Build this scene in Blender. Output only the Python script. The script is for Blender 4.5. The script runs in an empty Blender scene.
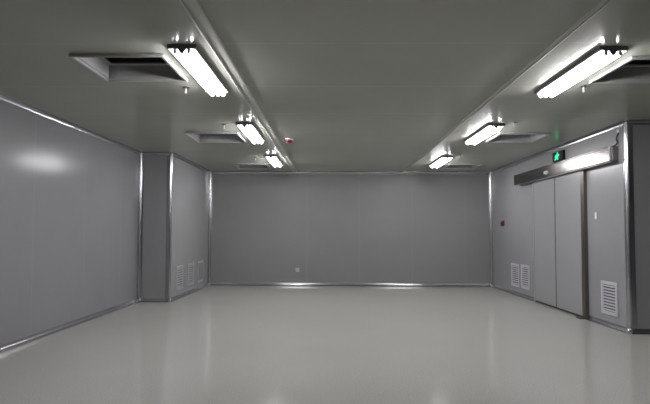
import bpy, bmesh, math
from mathutils import Vector, Matrix
PI = math.pi
sc = bpy.context.scene
C = sc.collection

# ------------------------------------------------------------------ dimensions (metres)
H = 2.70                      # ceiling height
XL, XB, XR, XRR = -3.493, -2.930, 3.752, 7.0     # left wall, boxed-out wall, right wall, far right wall of the wider part
YN, YC, YX, YB = -3.0, 6.396, 9.001, 11.829      # front wall, right outer corner, face of left box, back wall

# ------------------------------------------------------------------ materials
def new_mat(name):
    m = bpy.data.materials.new(name); m.use_nodes = True
    return m, m.node_tree.nodes, m.node_tree.links, m.node_tree.nodes['Principled BSDF']

def simple(name, col, rough=0.5, metal=0.0, spec=0.5, noise=0.0, nscale=40.0, emit=None, estr=0.0):
    m, N, L, b = new_mat(name)
    b.inputs['Roughness'].default_value = rough
    b.inputs['Metallic'].default_value = metal
    b.inputs['Specular IOR Level'].default_value = spec
    if noise:
        tc = N.new('ShaderNodeTexCoord'); nz = N.new('ShaderNodeTexNoise')
        nz.inputs['Scale'].default_value = nscale; nz.inputs['Detail'].default_value = 4
        L.new(tc.outputs['Object'], nz.inputs['Vector'])
        r = N.new('ShaderNodeValToRGB')
        r.color_ramp.elements[0].position = 0.3; r.color_ramp.elements[1].position = 0.7
        r.color_ramp.elements[0].color = tuple(c*(1-noise) for c in col) + (1,)
        r.color_ramp.elements[1].color = tuple(min(1, c*(1+noise)) for c in col) + (1,)
        L.new(nz.outputs['Fac'], r.inputs['Fac']); L.new(r.outputs['Color'], b.inputs['Base Color'])
    else:
        b.inputs['Base Color'].default_value = (*col, 1)
    if emit:
        b.inputs['Emission Color'].default_value = (*emit, 1)
        b.inputs['Emission Strength'].default_value = estr
    return m

def math_node(N, op, a=None, bv=None):
    n = N.new('ShaderNodeMath'); n.operation = op
    if a is not None and not hasattr(a, 'links'): n.inputs[0].default_value = a
    if bv is not None: n.inputs[1].default_value = bv
    return n

def panel_mat(name, col, rough, axis, origin, pitch, width, gain, spec=0.5, wav=0.0):
    """painted sheet panels with a fine joint every `pitch` metres along an axis"""
    m, N, L, b = new_mat(name)
    b.inputs['Roughness'].default_value = rough
    b.inputs['Specular IOR Level'].default_value = spec
    tc = N.new('ShaderNodeTexCoord'); sp = N.new('ShaderNodeSeparateXYZ')
    L.new(tc.outputs['Object'], sp.inputs[0])
    s = math_node(N, 'SUBTRACT', bv=origin); L.new(sp.outputs[axis], s.inputs[0])
    d = math_node(N, 'DIVIDE', bv=pitch); L.new(s.outputs[0], d.inputs[0])
    f = math_node(N, 'FRACT'); L.new(d.outputs[0], f.inputs[0])
    h = math_node(N, 'SUBTRACT', bv=0.5); L.new(f.outputs[0], h.inputs[0])
    a = math_node(N, 'ABSOLUTE'); L.new(h.outputs[0], a.inputs[0])
    g = math_node(N, 'GREATER_THAN', bv=0.5 - width/pitch/2); L.new(a.outputs[0], g.inputs[0])
    nz = N.new('ShaderNodeTexNoise'); nz.inputs['Scale'].default_value = 1.3; nz.inputs['Detail'].default_value = 3
    L.new(tc.outputs['Object'], nz.inputs['Vector'])
    r = N.new('ShaderNodeValToRGB')
    r.color_ramp.elements[0].position = 0.3; r.color_ramp.elements[1].position = 0.7
    r.color_ramp.elements[0].color = tuple(c*0.97 for c in col) + (1,)
    r.color_ramp.elements[1].color = tuple(c*1.03 for c in col) + (1,)
    L.new(nz.outputs['Fac'], r.inputs['Fac'])
    mx = N.new('ShaderNodeMix'); mx.data_type = 'RGBA'
    L.new(g.outputs[0], mx.inputs['Factor']); L.new(r.outputs['Color'], mx.inputs['A'])
    mx.inputs['B'].default_value = tuple(min(1, c*gain) for c in col) + (1,)
    L.new(mx.outputs['Result'], b.inputs['Base Color'])
    if wav:
        nw = N.new('ShaderNodeTexNoise'); nw.inputs['Scale'].default_value = 2.2; nw.inputs['Detail'].default_value = 1
        L.new(tc.outputs['Object'], nw.inputs['Vector'])
        bp = N.new('ShaderNodeBump'); bp.inputs['Strength'].default_value = wav; bp.inputs['Distance'].default_value = 0.02
        L.new(nw.outputs['Fac'], bp.inputs['Height']); L.new(bp.outputs['Normal'], b.inputs['Normal'])
    return m

WALL = (0.290, 0.290, 0.297)
M = {}
M['wall_side'] = panel_mat('wall_panel_side', (0.241, 0.241, 0.253), 0.20, 'Y', 5.79, 1.205, 0.012, 1.10, spec=0.18)
M['wall_box'] = simple('wall_panel_box', (0.285, 0.285, 0.294), 0.26, noise=0.02, nscale=2)
M['wall_back'] = panel_mat('wall_panel_back', (0.247, 0.247, 0.248), 0.42, 'X', -1.856, 1.247, 0.016, 1.10)
M['wall_plain'] = simple('wall_panel_plain', (0.260, 0.260, 0.271), 0.26, noise=0.02, nscale=2)
M['ceiling'] = panel_mat('ceiling_panel', (0.378, 0.385, 0.340), 0.20, 'Y', 4.88, 1.13, 0.010, 1.22, spec=0.35)

def floor_mat():
    m, N, L, b = new_mat('speckled_floor')
    tc = N.new('ShaderNodeTexCoord')
    n1 = N.new('ShaderNodeTexNoise'); n1.inputs['Scale'].default_value = 90; n1.inputs['Detail'].default_value = 4
    n2 = N.new('ShaderNodeTexNoise'); n2.inputs['Scale'].default_value = 0.8; n2.inputs['Detail'].default_value = 3
    for n in (n1, n2): L.new(tc.outputs['Object'], n.inputs['Vector'])
    r1 = N.new('ShaderNodeValToRGB'); c = (0.46, 0.458, 0.430)
    r1.color_ramp.elements[0].position = 0.32; r1.color_ramp.elements[1].position = 0.68
    r1.color_ramp.elements[0].color = tuple(k*0.86 for k in c) + (1,)
    r1.color_ramp.elements[1].color = tuple(k*1.14 for k in c) + (1,)
    L.new(n1.outputs['Fac'], r1.inputs['Fac'])
    r2 = N.new('ShaderNodeValToRGB')
    r2.color_ramp.elements[0].color = (0.95, 0.95, 0.95, 1); r2.color_ramp.elements[1].color = (1.05, 1.05, 1.05, 1)
    L.new(n2.outputs['Fac'], r2.inputs['Fac'])
    mx = N.new('ShaderNodeMix'); mx.data_type = 'RGBA'; mx.blend_type = 'MULTIPLY'; mx.inputs['Factor'].default_value = 1
    L.new(r1.outputs['Color'], mx.inputs['A']); L.new(r2.outputs['Color'], mx.inputs['B'])
    L.new(mx.outputs['Result'], b.inputs['Base Color'])
    b.inputs['Roughness'].default_value = 0.11
    b.inputs['Specular IOR Level'].default_value = 0.36
    bp = N.new('ShaderNodeBump'); bp.inputs['Strength'].default_value = 0.05; bp.inputs['Distance'].default_value = 0.002
    L.new(n1.outputs['Fac'], bp.inputs['Height']); L.new(bp.outputs['Normal'], b.inputs['Normal'])
    return m
M['floor'] = floor_mat()

def brushed(name, col, rough, vec):
    m, N, L, b = new_mat(name)
    b.inputs['Metallic'].default_value = 1.0; b.inputs['Base Color'].default_value = (*col, 1)
    tc = N.new('ShaderNodeTexCoord'); mp = N.new('ShaderNodeMapping'); mp.inputs['Scale'].default_value = vec
    nz = N.new('ShaderNodeTexNoise'); nz.inputs['Scale'].default_value = 3; nz.inputs['Detail'].default_value = 5
    L.new(tc.outputs['Object'], mp.inputs['Vector']); L.new(mp.outputs['Vector'], nz.inputs['Vector'])
    mr = N.new('ShaderNodeMapRange'); mr.inputs['To Min'].default_value = rough*0.95; mr.inputs['To Max'].default_value = rough*1.05
    L.new(nz.outputs['Fac'], mr.inputs['Value']); L.new(mr.outputs['Result'], b.inputs['Roughness'])
    return m
M['alu'] = brushed('satin_aluminium', (0.54, 0.54, 0.56), 0.22, (0.5, 0.5, 0.5))
M['alu_strip'] = simple('ceiling_strip_metal', (0.42, 0.425, 0.395), 0.55)
M['steel'] = brushed('brushed_steel', (0.18, 0.175, 0.17), 0.20, (2, 4, 2))
M['steel_dark'] = brushed('dark_steel', (0.20, 0.185, 0.165), 0.38, (30, 30, 1))
M['leaf'] = simple('door_leaf_paint', (0.288, 0.288, 0.298), 0.30, noise=0.02, nscale=2)
M['gap_black'] = simple('black_gap', (0.03, 0.03, 0.03), 0.6, noise=0.1)  # near-black for the shade in door gaps; also colours the socket slots
M['white_paint'] = simple('white_paint', (0.78, 0.78, 0.80), 0.35, noise=0.02)
M['vent_frame'] = simple('vent_frame_paint', (0.30, 0.30, 0.295), 0.35, noise=0.03)
M['collar'] = simple('grey_white_sheet', (0.34, 0.34, 0.335), 0.4, noise=0.03, nscale=6)
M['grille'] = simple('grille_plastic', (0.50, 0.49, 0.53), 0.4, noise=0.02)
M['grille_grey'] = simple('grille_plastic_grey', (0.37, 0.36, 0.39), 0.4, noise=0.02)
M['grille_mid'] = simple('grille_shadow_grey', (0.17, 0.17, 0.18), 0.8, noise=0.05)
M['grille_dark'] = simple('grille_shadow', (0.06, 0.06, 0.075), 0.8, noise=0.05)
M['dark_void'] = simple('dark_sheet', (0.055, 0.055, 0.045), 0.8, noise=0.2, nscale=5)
M['housing'] = simple('lamp_tray_paint', (0.16, 0.16, 0.16), 0.4, noise=0.03)
M['reflector'] = simple('lamp_reflector', (0.88, 0.88, 0.88), 0.25, noise=0.01)
M['tube'] = simple('glowing_tube', (1, 1, 1), 0.3, noise=0.0, emit=(1.0, 0.98, 1.0), estr=77.0)
M['end_cover'] = simple('lamp_end_cover', (0.12, 0.13, 0.16), 0.4, noise=0.03)
M['socket'] = simple('lamp_socket', (0.36, 0.40, 0.47), 0.4, noise=0.03)
M['black_plastic'] = simple('black_plastic', (0.008, 0.014, 0.011), 0.6, spec=0.15, noise=0.1)
M['green_glow'] = simple('green_glow', (0.0, 0.3, 0.15), 0.4, noise=0.0, emit=(0.03, 0.80, 0.36), estr=1.3)
M['red'] = simple('red_plastic', (0.24, 0.008, 0.02), 0.25, noise=0.05)
M['red_button'] = simple('dark_red_plastic', (0.09, 0.006, 0.016), 0.4, noise=0.05)
M['button_black'] = simple('button_face', (0.02, 0.004, 0.006), 0.4, noise=0.05)
M['plate'] = simple('switch_plate_plastic', (0.55, 0.55, 0.57), 0.4, noise=0.02)
M['chrome'] = simple('chrome', (0.8, 0.8, 0.8), 0.15, metal=1.0, noise=0.02)

# ------------------------------------------------------------------ mesh helpers
def link(name, bm, mat, parent=None, smooth=False):
    bmesh.ops.recalc_face_normals(bm, faces=bm.faces)
    me = bpy.data.meshes.new(name); bm.to_mesh(me); bm.free()
    me.materials.append(mat)
    if smooth:
        me.shade_smooth()
        try: me.set_sharp_from_angle(angle=math.radians(35))
        except Exception: pass
    o = bpy.data.objects.new(name, me); C.objects.link(o)
    if parent: o.parent = parent
    return o

def box(bm, x0, x1, y0, y1, z0, z1, bev=0.0):
    r = bmesh.ops.create_cube(bm, size=1.0)
    vs = r['verts']
    for v in vs:
        v.co = Vector(((x0+x1)/2 + v.co.x*(x1-x0), (y0+y1)/2 + v.co.y*(y1-y0), (z0+z1)/2 + v.co.z*(z1-z0)))
    if bev:
        es = list({e for v in vs for e in v.link_edges})
        bmesh.ops.bevel(bm, geom=es, offset=bev, segments=2, affect='EDGES', profile=0.5)

def prism(bm, prof, place, a, b):
    """closed profile [(u,v)] swept from a to b; place(u, v, t) -> xyz"""
    A = [bm.verts.new(place(u, v, a)) for u, v in prof]
    B = [bm.verts.new(place(u, v, b)) for u, v in prof]
    n = len(prof)
    for i in range(n):
        j = (i+1) % n
        bm.faces.new((A[i], A[j], B[j], B[i]))
    bm.faces.new(A[::-1]); bm.faces.new(B)

def rod(bm, p0, p1, r0, r1=None, seg=14):
    r1 = r0 if r1 is None else r1
    p0, p1 = Vector(p0), Vector(p1); d = p1 - p0
    q = d.to_track_quat('Z', 'Y').to_matrix().to_4x4(); q.translation = (p0+p1)/2
    bmesh.ops.create_cone(bm, cap_ends=True, segments=seg, radius1=r0, radius2=r1, depth=d.length, matrix=q)

def lathe(bm, prof, cx, cy, seg=20):
    rings = []
    for r, z in prof:
        if r < 1e-6: rings.append([bm.verts.new((cx, cy, z))])
        else: rings.append([bm.verts.new((cx + r*math.cos(2*PI*i/seg), cy + r*math.sin(2*PI*i/seg), z)) for i in range(seg)])
    for P, Q in zip(rings, rings[1:]):
        for i in range(seg):
            j = (i+1) % seg
            f = [P[i % len(P)], P[j % len(P)], Q[j % len(Q)], Q[i % len(Q)]]
            u = []
            for v in f:
                if v not in u: u.append(v)
            if len(u) > 2: bm.faces.new(u)

def tube(bm, pts, r, seg=8):
    rings = []
    for i, p in enumerate(pts):
        p = Vector(p)
        d = (Vector(pts[min(i+1, len(pts)-1)]) - Vector(pts[max(i-1, 0)])).normalized()
        q = d.to_track_quat('Z', 'Y')
        rings.append([bm.verts.new(p + q @ Vector((r*math.cos(2*PI*k/seg), r*math.sin(2*PI*k/seg), 0))) for k in range(seg)])
    for A, B in zip(rings, rings[1:]):
        for k in range(seg):
            bm.faces.new((A[k], A[(k+1) % seg], B[(k+1) % seg], B[k]))
    bm.faces.new(rings[0][::-1]); bm.faces.new(rings[-1])

def struct(name, bm, mat, smooth=False):
    o = link(name, bm, mat, None, smooth); o['kind'] = 'structure'; return o

def thing(name, label, cat, loc, group=None):
    o = bpy.data.objects.new(name, None); C.objects.link(o); o.empty_display_size = 0.05
    o.location = loc; o['label'] = label; o['category'] = cat
    if group: o['group'] = group
    return o

def copy_thing(src, loc, label):
    r = src.copy(); C.objects.link(r); r.location = loc; r['label'] = label
    for ch in list(src.children):
        c = ch.copy(); C.objects.link(c); c.parent = r
        for g in list(ch.children):
            d = g.copy(); C.objects.link(d); d.parent = c
    return r

# ------------------------------------------------------------------ the room shell
T = 0.10
def slab(name, mat, *b):
    bm = bmesh.new(); box(bm, *b); return struct(name, bm, mat)
slab('floor', M['floor'], XL-T, XRR+T, YN-T, YB+T, -0.10, 0.0)
slab('wall_left', M['wall_side'], XL-T, XL, YN, YX, 0, H)
slab('wall_left_box_face', M['wall_box'], XL-T, XB, YX, YX+T, 0, H)
slab('wall_left_box_side', M['wall_box'], XB-T, XB, YX+T, YB, 0, H)
slab('wall_back', M['wall_back'], XB-T, XR+T, YB, YB+T, 0, H)
slab('wall_right', M['wall_plain'], XR, XR+T, YC, YB, 0, H)
slab('wall_right_return', M['wall_box'], XR+T, XRR+T, YC, YC+T, 0, H)
slab('wall_right_near', M['wall_side'], XRR, XRR+T, YN, YC, 0, H)
slab('wall_front', M['wall_back'], XL-T, XRR+T, YN-T, YN, 0, H)

VENTS = [(-2.13, -1.365, 3.95, 4.63), (-2.13, -1.365, 7.11, 7.86), (-2.10, -1.385, 10.43, 11.13),
         (2.42, 3.12, 4.03, 4.70), (2.40, 3.12, 7.15, 7.82), (2.45, 3.12, 10.44, 11.12)]
VENTS = [(a+0.024, b-0.024, c+0.024, d-0.024) for a, b, c, d in VENTS]
xs = sorted({XL-T, XRR+T} | {v for q in VENTS for v in q[:2]})
ys = sorted({YN-T, YB+T} | {v for q in VENTS for v in q[2:]})
bm = bmesh.new()
grid = {}
def gv(i, j, z):
    k = (i, j, z)
    if k not in grid: grid[k] = bm.verts.new((xs[i], ys[j], z))
    return grid[k]
solid = {}
for i in range(len(xs)-1):
    for j in range(len(ys)-1):
        cx, cy = (xs[i]+xs[i+1])/2, (ys[j]+ys[j+1])/2
        solid[i, j] = not any(a < cx < b and c < cy < d for a, b, c, d in VENTS)
ZT = H + 0.05
for (i, j), s in solid.items():
    if not s: continue
    bm.faces.new((gv(i, j, H), gv(i, j+1, H), gv(i+1, j+1, H), gv(i+1, j, H)))
    bm.faces.new((gv(i, j, ZT), gv(i+1, j, ZT), gv(i+1, j+1, ZT), gv(i, j+1, ZT)))
    for di, dj, a, b in ((-1, 0, (i, j), (i, j+1)), (1, 0, (i+1, j), (i+1, j+1)), (0, -1, (i, j), (i+1, j)), (0, 1, (i, j+1), (i+1, j+1))):
        if not solid.get((i+di, j+dj), False):
            bm.faces.new((gv(*a, H), gv(*b, H), gv(*b, ZT), gv(*a, ZT)))
struct('ceiling', bm, M['ceiling'])

# ------------------------------------------------------------------ aluminium coves and corner profiles
def cove_prof(r, lip=0.010):
    """u = away from wall, v = away from floor; concave quarter round with a bead at each lip"""
    pr = [(0, 0), (r+lip, 0), (r+lip, 0.007), (r, 0.010)]
    c = (r, r); rr = r - 0.010
    for k in range(1, 9):
        a = PI*1.5 - k*PI/2/9
        pr.append((c[0] + rr*math.cos(a), c[1] + rr*math.sin(a)))
    pr += [(0.010, r), (0.007, r+lip), (0, r+lip)]
    return pr

def cove(name, origin, udir, vdir, axis, a, b, r):
    o, u, v, ax = Vector(origin), Vector(udir), Vector(vdir), Vector(axis)
    bm = bmesh.new()
    prism(bm, cove_prof(r), lambda p, q, t: o + u*p + v*q + ax*t, a, b)
    return struct(name, bm, M['alu'], True)

UP, DN, PX, NX, PY, NY, PZ = (0,0,1), (0,0,-1), (1,0,0), (-1,0,0), (0,1,0), (0,-1,0), (0,0,1)
R0 = 0.052
cove('baseboard_left', (XL, 0, 0), PX, UP, PY, YN, YX, R0)
cove('baseboard_left_box_face', (0, YX, 0), NY, UP, PX, XL, XB, R0)
cove('baseboard_left_box_side', (XB, 0, 0), PX, UP, PY, YX, YB, R0)
cove('baseboard_back', (0, YB, 0), NY, UP, PX, XB, XR, R0)
cove('baseboard_right_far', (XR, 0, 0), NX, UP, PY, 9.36, YB, R0)
cove('baseboard_right_near', (XR, 0, 0), NX, UP, PY, YC, 7.40, R0)
cove('baseboard_right_return', (0, YC, 0), NY, UP, PX, XR, XRR, R0)
R1 = 0.045
n = 0
def trim():
    global n
    n += 1; return 'trim_%d' % n
cove(trim(), (XL, 0, H), PX, DN, PY, YN, YX, R1)
cove(trim(), (0, YX, H), NY, DN, PX, XL, XB, R1)
cove(trim(), (XB, 0, H), PX, DN, PY, YX, YB, R1)
cove(trim(), (0, YB, H), NY, DN, PX, XB, XR, R1)
cove(trim(), (XR, 0, H), NX, DN, PY, YC, YB, R1)
cove(trim(), (0, YC, H), NY, DN, PX, XR, XRR, R1)

def inner_corner(x, y, ud, vd):
    o, u, v = Vector((x, y, 0)), Vector(ud), Vector(vd)
    bm = bmesh.new()
    prism(bm, cove_prof(0.055), lambda p, q, t: o + u*p + v*q + Vector((0, 0, t)), 0.0, H)
    # cast corner piece at the floor
    m = Matrix.Translation(o + u*0.045 + v*0.045 + Vector((0, 0, 0.045))) @ Matrix.Diagonal((1, 1, 0.95, 1))
    bmesh.ops.create_uvsphere(bm, u_segments=16, v_segments=10, radius=0.045, matrix=m)
    return struct(trim(), bm, M['alu'], True)
inner_corner(XL, YX, PX, NY)
inner_corner(XB, YB, PX, NY)
inner_corner(XR, YB, NX, NY)

def outer_corner(x, y, ud, vd):
    """bull-nosed profile over a projecting corner; ud, vd point out of the two wall faces"""
    o, u, v = Vector((x, y, 0)), Vector(ud), Vector(vd)
    W, t, r = 0.075, 0.006, 0.040
    pr = [(-W, 0), (-W, t), (-r, t), (-r+0.006, 0.016)]
    for k in range(0, 11):
        a = PI/2 - k*PI/2/10
        pr.append((-r+0.018 + r*math.cos(a), -r+0.018 + r*math.sin(a)))
    pr += [(0.016, -r+0.006), (t, -r), (t, -W), (0, -W), (0, 0)]
    bm = bmesh.new()
    prism(bm, pr, lambda p, q, s: o + u*p + v*q + Vector((0, 0, s)), 0.0, H)
    m = Matrix.Translation(o + u*0.012 + v*0.012 + Vector((0, 0, 0.04)))
    bmesh.ops.create_uvsphere(bm, u_segments=16, v_segments=10, radius=0.042, matrix=m)
    return struct(trim(), bm, M['alu'], True)
outer_corner(XB, YX, PX, NY)
outer_corner(XR, YC, NX, NY)

# two long joint strips on the ceiling
for x0, x1 in ((-0.948, -0.838), (1.662, 1.712)):
    bm = bmesh.new()
    w = x1 - x0
    pr = [(0, 0), (0, 0.012), (0.006, 0.016), (0.014, 0.016), (0.018, 0.008), (w-0.018, 0.008), (w-0.014, 0.016), (w-0.006, 0.016), (w, 0.012), (w, 0)]
    prism(bm, pr, lambda p, q, t: Vector((x0+p, t, H-q)), YN, YB-0.05)
    struct(trim(), bm, M['alu_strip'], True)

# ------------------------------------------------------------------ sliding doors in the right wall
def door(name, y0, y1):
    e = bpy.data.objects.new(name, None); C.objects.link(e); e.location = (XR-0.02, (y0+y1)/2, 0.0)
    e['kind'] = 'structure'
    hw = (y1-y0)/2
    bm = bmesh.new(); box(bm, -0.022, 0.016, -hw+0.012, hw-0.012, 0.035, 2.26, 0.003)
    link('door_leaf', bm, M['leaf'], e)
    for s in (-1, 1):
        bm = bmesh.new(); box(bm, -0.020, 0.014, min(s*hw, s*(hw-0.012)), max(s*hw, s*(hw-0.012)), 0.035, 2.26)  # black strips stand in for the shaded gaps at the leaf edges
        link('edge_gap_shade', bm, M['gap_black'], e)
    bm = bmesh.new(); box(bm, -0.014, 0.012, -hw, hw, 0.008, 0.035)  # black strip stands in for the shaded gap under the leaf
    link('bottom_gap_shade', bm, M['gap_black'], e)
    return e
door('door_1', 8.388, 9.262)
door('door_2', 7.505, 8.384)
bm = bmesh.new(); box(bm, XR-0.052, XR, 7.408, 7.502, 0.0, 2.21, 0.004)
box(bm, XR-0.12, XR-0.052, 7.43, 7.56, 0.0, 0.022, 0.004)          # floor guide at its foot
struct(trim(), bm, M['steel_dark'])
bm = bmesh.new(); box(bm, XR-0.030, XR, 9.265, 9.345, 0.0, 2.21, 0.004)
struct(trim(), bm, M['leaf'])

# steel box carrying the door gear
op = thing('door_operator', 'long brushed stainless steel box mounted on the wall above the sliding doors', 'door operator', (XR, 8.30, 2.21))
bm = bmesh.new(); box(bm, -0.120, 0, 6.585-8.30, 10.03-8.30, 0.0, 0.195, 0.004)
link('steel_cover', bm, M['steel'], op)
bm = bmesh.new(); box(bm, -0.105, -0.004, 6.60-8.30, 9.80-8.30, -0.016, 0.0)
link('track_rail', bm, M['steel_dark'], op)
bm = bmesh.new()
bmesh.ops.create_uvsphere(bm, u_segments=18, v_segments=10, radius=1.0, matrix=Matrix.Translation((-0.120, 8.52-8.30, 0.075)) @ Matrix.Diagonal((0.030, 0.085, 0.034, 1)))
s = link('motion_sensor', bm, M['plate'], op, True); s['label'] = 'small oval white sensor'

# ------------------------------------------------------------------ exit sign
ex = thing('exit_sign', 'black box sign with glowing green running figure above the sliding doors', 'exit sign', (XR, 8.265, 2.447))
bm = bmesh.new(); box(bm, -0.040, 0, -0.19, 0.19, 0.0, 0.155, 0.005)
link('sign_box', bm, M['black_plastic'], ex)
bm = bmesh.new()
# running figure; a = along the sign to the viewer's right, b = up
def limb(p, q, w):
    (a0, b0), (a1, b1) = p, q
    d = Vector((a1-a0, b1-b0)); d.normalize(); nn = Vector((-d.y, d.x))*w/2
    cs = [(a0+nn.x, b0+nn.y), (a0-nn.x, b0-nn.y), (a1-nn.x, b1-nn.y), (a1+nn.x, b1+nn.y)]
    prism(bm, cs, lambda u, v, t: Vector((t, -u, v)), -0.045, -0.0405)
limb((-0.012, 0.100), (-0.030, 0.062), 0.052)        # torso
limb((-0.008, 0.098), (0.045, 0.082), 0.022); limb((0.045, 0.082), (0.070, 0.100), 0.018)
limb((-0.014, 0.098), (-0.065, 0.090), 0.022); limb((-0.065, 0.090), (-0.085, 0.066), 0.018)
limb((-0.026, 0.064), (0.020, 0.048), 0.028); limb((0.020, 0.048), (0.016, 0.016), 0.022)
limb((-0.034, 0.064), (-0.058, 0.036), 0.028); limb((-0.058, 0.036), (-0.100, 0.030), 0.022)
prism(bm, [(0.004+0.020*math.cos(2*PI*k/16), 0.126+0.018*math.sin(2*PI*k/16)) for k in range(16)], lambda u, v, t: Vector((t, -u, v)), -0.045, -0.0405)
g = link('running_figure', bm, M['green_glow'], ex); g['label'] = 'glowing green running figure'

# ------------------------------------------------------------------ small wall fittings
pb = thing('wall_button', 'small square dark red call button on the right wall left of the sliding doors', 'button', (XR, 11.02, 1.41))
bm = bmesh.new(); box(bm, -0.045, 0, -0.06, 0.06, 0, 0.115, 0.006); link('case', bm, M['red_button'], pb)
bm = bmesh.new(); rod(bm, (-0.045, 0, 0.057), (-0.056, 0, 0.057), 0.032); link('push_button', bm, M['button_black'], pb)

sw = thing('light_switch', 'white rocker switch plate on the right wall beside the steel door post', 'switch', (XR, 7.155, 1.455))
bm = bmesh.new(); box(bm, -0.010, 0, -0.038, 0.038, 0, 0.105, 0.004); link('plate', bm, M['plate'], sw)
bm = bmesh.new(); box(bm, -0.015, -0.0101, -0.022, 0.022, 0.055, 0.085, 0.002); box(bm, -0.014, -0.0101, -0.022, 0.022, 0.018, 0.048, 0.002); link('rocker', bm, M['white_paint'], sw)

ot = thing('wall_outlet', 'small pale square socket low on the back wall', 'outlet', (-0.82, YB, 0.325))
bm = bmesh.new(); box(bm, -0.045, 0.045, -0.010, 0, 0, 0.092, 0.004); link('plate', bm, M['plate'], ot)
bm = bmesh.new()
for a, b in ((-0.012, 0.058), (0.012, 0.058), (0.0, 0.034)): box(bm, a-0.003, a+0.003, -0.0115, -0.0101, b-0.007, b+0.007)
link('socket_slots', bm, M['gap_black'], ot)

cb = thing('power_cable', 'short black cable looping from the steel box up to a white wall clip', 'cable', (XR, 6.575, 2.405))
bm = bmesh.new()
pts = []
ctrl = [(-0.055, 0.03, 0.0), (-0.040, 0.005, 0.012), (-0.014, -0.005, 0.045), (-0.010, 0.030, 0.085), (-0.010, 0.020, 0.125), (-0.010, -0.015, 0.155), (-0.010, -0.03, 0.180)]
for i in range(len(ctrl)-1):
    p0, p1, p2, p3 = (Vector(ctrl[max(0, min(len(ctrl)-1, k))]) for k in (i-1, i, i+1, i+2))
    for k in range(5):
        t = k/5
        pts.append(0.5*((2*p1) + (p2-p0)*t + (2*p0-5*p1+4*p2-p3)*t*t + (3*p1-p0-3*p2+p3)*t**3))
pts.append(Vector(ctrl[-1]))
tube(bm, pts, 0.008); link('cord', bm, M['black_plastic'], cb, True)
bm = bmesh.new(); box(bm, -0.024, 0, -0.055, -0.005, 0.172, 0.215, 0.005); link('wall_clip', bm, M['plate'], cb)

# ------------------------------------------------------------------ wall grilles
def grille(loc, w, h, side, label, closed=False):
    """side: +1 on the right wall (faces -x), -1 on the left box (faces +x)"""
    t = thing('wall_grille', label, 'vent grille', loc, 'louvred wall grilles')
    s = -side
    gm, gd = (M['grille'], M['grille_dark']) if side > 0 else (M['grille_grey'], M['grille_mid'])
    X = lambda a, b: (min(s*a, s*b), max(s*a, s*b))
    f = 0.042
    bm = bmesh.new()
    for y0, y1, z0, z1 in ((-w/2, -w/2+f, 0, h), (w/2-f, w/2, 0, h), (-w/2+f, w/2-f, 0, f), (-w/2+f, w/2-f, h-f, h)):
        box(bm, *X(0, 0.016), y0, y1, z0, z1, 0.002)
    link('frame', bm, gm, t)
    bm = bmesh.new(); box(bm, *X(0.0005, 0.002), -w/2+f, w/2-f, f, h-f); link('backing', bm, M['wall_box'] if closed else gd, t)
    bm = bmesh.new()
    k = 9 if side > 0 else 8; p = (h-2*f)/k
    for i in range(k):
        zc = f + (i+0.5)*p
        th = p*(0.46 if closed else 0.25)
        pr = [(0.004, zc+th), (0.010, zc+th-0.004), (0.012, zc-th), (0.004, zc-th+0.002)]
        prism(bm, pr, lambda u, v, tt: Vector((s*u, tt, v)), -w/2+f-0.002, w/2-f+0.002)
    link('louvres', bm, M['wall_box'] if closed else gm, t)
    return t
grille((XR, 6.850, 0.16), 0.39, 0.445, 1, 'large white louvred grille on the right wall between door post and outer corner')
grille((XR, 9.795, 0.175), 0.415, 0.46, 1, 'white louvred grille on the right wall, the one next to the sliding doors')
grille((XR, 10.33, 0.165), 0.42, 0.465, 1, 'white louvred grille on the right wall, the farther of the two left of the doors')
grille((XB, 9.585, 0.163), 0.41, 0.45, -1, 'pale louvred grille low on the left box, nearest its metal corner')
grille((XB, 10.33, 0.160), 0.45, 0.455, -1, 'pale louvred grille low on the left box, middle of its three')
grille((XB, 11.09, 0.148), 0.46, 0.465, -1, 'pale flat-looking grille low on the left box, nearest the back wall', closed=True)

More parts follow.
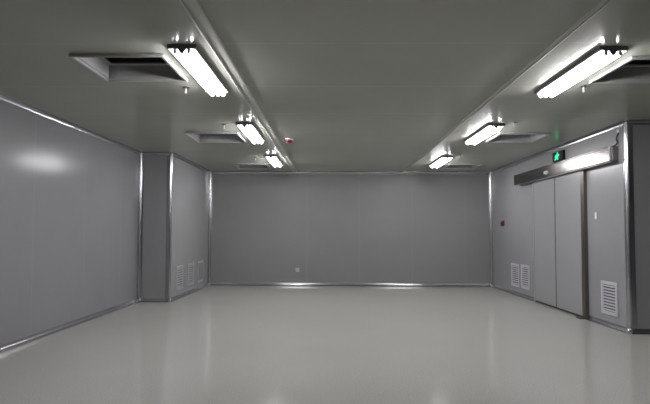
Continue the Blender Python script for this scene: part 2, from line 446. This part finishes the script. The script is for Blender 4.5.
# ------------------------------------------------------------------ ceiling openings for air filters
def vent(q, label):
    x0, x1, y0, y1 = q
    cx, cy = (x0+x1)/2, (y0+y1)/2
    t = thing('ceiling_vent', label, 'ceiling vent', (cx, cy, H), 'square air openings in the ceiling')
    hx, hy = (x1-x0)/2, (y1-y0)/2
    g = 0.003
    f0, f1 = 0.024, 0.001                        # frame hanging under the ceiling around the opening
    bm = bmesh.new()
    for a0, a1, b0, b1 in ((-hx-f0, -hx-f1, -hy-f0, hy+f0), (hx+f1, hx+f0, -hy-f0, hy+f0), (-hx-f1, hx+f1, -hy-f0, -hy-f1), (-hx-f1, hx+f1, hy+f1, hy+f0)):
        box(bm, a0, a1, b0, b1, -0.028, -0.0005, 0.002)
    link('frame', bm, M['vent_frame'], t)
    D = 0.12
    bm = bmesh.new()
    for a0, a1, b0, b1 in ((-hx+g, -hx+g+0.004, -hy+g, hy-g), (hx-g-0.004, hx-g, -hy+g, hy-g), (-hx+g+0.004, hx-g-0.004, -hy+g, -hy+g+0.004), (-hx+g+0.004, hx-g-0.004, hy-g-0.004, hy-g)):
        box(bm, a0, a1, b0, b1, -0.001, D)
    for k in range(6):                           # creases in the far left corner of the sheet
        box(bm, -hx+0.03+k*0.012, -hx+0.036+k*0.012, hy-g-0.012, hy-g-0.004, 0.0, D-0.02)
    link('collar', bm, M['collar'], t)
    bm = bmesh.new()
    e = 0.045
    for a0, a1, b0, b1 in ((-hx+g, -hx+e, -hy+g, hy-g), (hx-e, hx-g, -hy+g, hy-g), (-hx+e, hx-e, -hy+g, -hy+e), (-hx+e, hx-e, hy-e, hy-g)):
        box(bm, a0, a1, b0, b1, D, D+0.012)
    link('inner_ledge', bm, M['collar'], t)
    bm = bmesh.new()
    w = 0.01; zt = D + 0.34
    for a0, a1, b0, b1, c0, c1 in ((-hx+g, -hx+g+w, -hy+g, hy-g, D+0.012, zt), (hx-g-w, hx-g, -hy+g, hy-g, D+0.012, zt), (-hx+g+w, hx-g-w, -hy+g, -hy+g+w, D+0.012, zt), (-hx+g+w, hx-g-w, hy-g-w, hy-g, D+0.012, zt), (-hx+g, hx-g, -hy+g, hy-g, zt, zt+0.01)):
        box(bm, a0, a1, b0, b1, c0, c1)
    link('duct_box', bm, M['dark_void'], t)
    return t
VL = ['square ceiling opening left of the nearest light in the left row, largest on the left',
      'square ceiling opening beside the middle light of the left row',
      'square ceiling opening beside the farthest light of the left row, near the back wall',
      'square ceiling opening beside the nearest light of the right row, cut by photo edge',
      'square ceiling opening beside the middle light of the right row',
      'square ceiling opening beside the farthest light of the right row, near the back wall']
for q, l in zip(VENTS, VL): vent(q, l)

# ------------------------------------------------------------------ twin-tube ceiling lights
LEN, WID = 1.235, 0.220
def make_light(loc, label):
    t = thing('ceiling_light', label, 'ceiling light', loc, 'lit twin-tube ceiling lights')
    L2 = LEN/2
    bm = bmesh.new()
    prism(bm, [(-WID/2, 0), (-WID/2, -0.027), (-WID/2+0.004, -0.031), (WID/2-0.004, -0.031), (WID/2, -0.027), (WID/2, 0)], lambda u, v, y: Vector((u, y, v)), -L2, L2)
    link('tray', bm, M['housing'], t)
    bm = bmesh.new()                              # white reflector lining with a ridge between the tubes
    prism(bm, [(-WID/2+0.006, -0.0315), (-WID/2+0.008, -0.035), (-0.024, -0.036), (-0.004, -0.052), (0.004, -0.052), (0.024, -0.036), (WID/2-0.008, -0.035), (WID/2-0.006, -0.0315)], lambda u, v, y: Vector((u, y, v)), -L2+0.012, L2-0.012)
    link('reflector', bm, M['reflector'], t)
    for y0, y1 in ((-L2+0.004, -L2+0.0115), (L2-0.0115, L2-0.004)):
        bm = bmesh.new()
        prism(bm, [(-0.036, -0.0315), (-0.010, -0.070), (0.010, -0.070), (0.036, -0.0315)], lambda u, v, y: Vector((u, y, v)), y0, y1)
        link('end_cover', bm, M['end_cover'], t)
    for x in (-0.054, 0.054):
        for y in (-L2+0.012, L2-0.012):
            bm = bmesh.new(); box(bm, x-0.013, x+0.013, y-0.006, y+0.006, -0.070, -0.0355, 0.003)
            link('lamp_holder', bm, M['socket'], t)
        bm = bmesh.new(); rod(bm, (x, -L2+0.022, -0.0475), (x, L2-0.022, -0.0475), 0.020, seg=20)
        link('tube', bm, M['tube'], t, True)
    return t
LY = {'left': [3.76+LEN/2, 6.49+LEN/2, 9.28+LEN/2], 'right': [3.82+LEN/2, 6.56+LEN/2, 9.36+LEN/2]}
LN = ['nearest', 'middle', 'farthest']
l0 = None
for row, x in (('left', -1.16), ('right', 2.16)):
    for y, nm in zip(LY[row], LN):
        lab = '%s lit twin-tube ceiling light in the %s row, beside a square opening' % (nm, row)
        if l0 is None: l0 = make_light((x, y, H), lab)
        else: copy_thing(l0, (x, y, H), lab)

# ------------------------------------------------------------------ sprinkler heads
def make_sprinkler(loc, label):
    t = thing('ceiling_sprinkler', label, 'sprinkler', loc, 'pendent sprinkler heads')
    bm = bmesh.new(); lathe(bm, [(0, 0), (0.036, 0), (0.036, -0.003), (0.022, -0.012), (0.010, -0.014), (0, -0.014)], 0, 0)
    link('escutcheon', bm, M['steel_dark'], t, True)
    bm = bmesh.new(); rod(bm, (0, 0, -0.014), (0, 0, -0.034), 0.006)
    rod(bm, (-0.007, 0, -0.034), (-0.011, 0, -0.056), 0.0018, seg=8); rod(bm, (0.007, 0, -0.034), (0.011, 0, -0.056), 0.0018, seg=8)
    rod(bm, (0, 0, -0.034), (0, 0, -0.056), 0.0035, seg=8)
    link('nozzle', bm, M['white_paint'], t, True)
    bm = bmesh.new(); lathe(bm, [(0, -0.056), (0.010, -0.056), (0.010, -0.059), (0, -0.059)], 0, 0)
    link('deflector', bm, M['white_paint'], t, True)
    return t
SP = [(-1.46, 4.90, 'nearest', 'left'), (-1.449, 6.62, 'middle', 'left'), (-1.482, 9.56, 'farthest', 'left'),
      (2.455, 4.88, 'nearest', 'right'), (2.389, 6.50, 'middle', 'right'), (2.346, 9.16, 'farthest', 'right')]
s0 = None
for x, y, nm, side in SP:
    lab = 'small pendent sprinkler head next to the %s light of the %s row' % (nm, side)
    if s0 is None: s0 = make_sprinkler((x, y, H), lab)
    else: copy_thing(s0, (x, y, H), lab)

# ------------------------------------------------------------------ red alarm on the ceiling
al = thing('smoke_detector', 'small round red alarm with white rim on the middle of the ceiling', 'alarm', (-0.674, 7.70, H))
bm = bmesh.new(); lathe(bm, [(0, 0), (0.064, 0), (0.064, -0.010), (0.054, -0.018), (0, -0.018)], 0, 0, 28); link('base', bm, M['white_paint'], al, True)
bm = bmesh.new(); lathe(bm, [(0, -0.018), (0.050, -0.018), (0.050, -0.032), (0.040, -0.048), (0.022, -0.057), (0, -0.059)], 0, 0, 28); link('dome', bm, M['red'], al, True)

# ------------------------------------------------------------------ world, camera
w = bpy.data.worlds.new('World'); sc.world = w; w.use_nodes = True
w.node_tree.nodes['Background'].inputs['Color'].default_value = (0.05, 0.05, 0.05, 1)
w.node_tree.nodes['Background'].inputs['Strength'].default_value = 0.2
cam = bpy.data.cameras.new('Camera'); co = bpy.data.objects.new('Camera', cam); C.objects.link(co)
cam.sensor_fit = 'HORIZONTAL'; cam.sensor_width = 36; cam.lens = 500/650*36
cam.shift_y = 9.12/650
cam.clip_start = 0.05; cam.clip_end = 100
co.matrix_world = Matrix.Translation((0, 0, 1.267)) @ (Matrix.Rotation(0.0148, 4, 'Z') @ Matrix.Rotation(PI/2+0.0413, 4, 'X') @ Matrix.Rotation(0.0032, 4, 'Z'))
sc.camera = co
sc.view_settings.view_transform = 'Standard'
sc.view_settings.look = 'None'
sc.view_settings.exposure = 0.0
sc.cycles.use_denoising = True
sc.cycles.max_bounces = 12
sc.cycles.diffuse_bounces = 8
sc.cycles.caustics_reflective = True
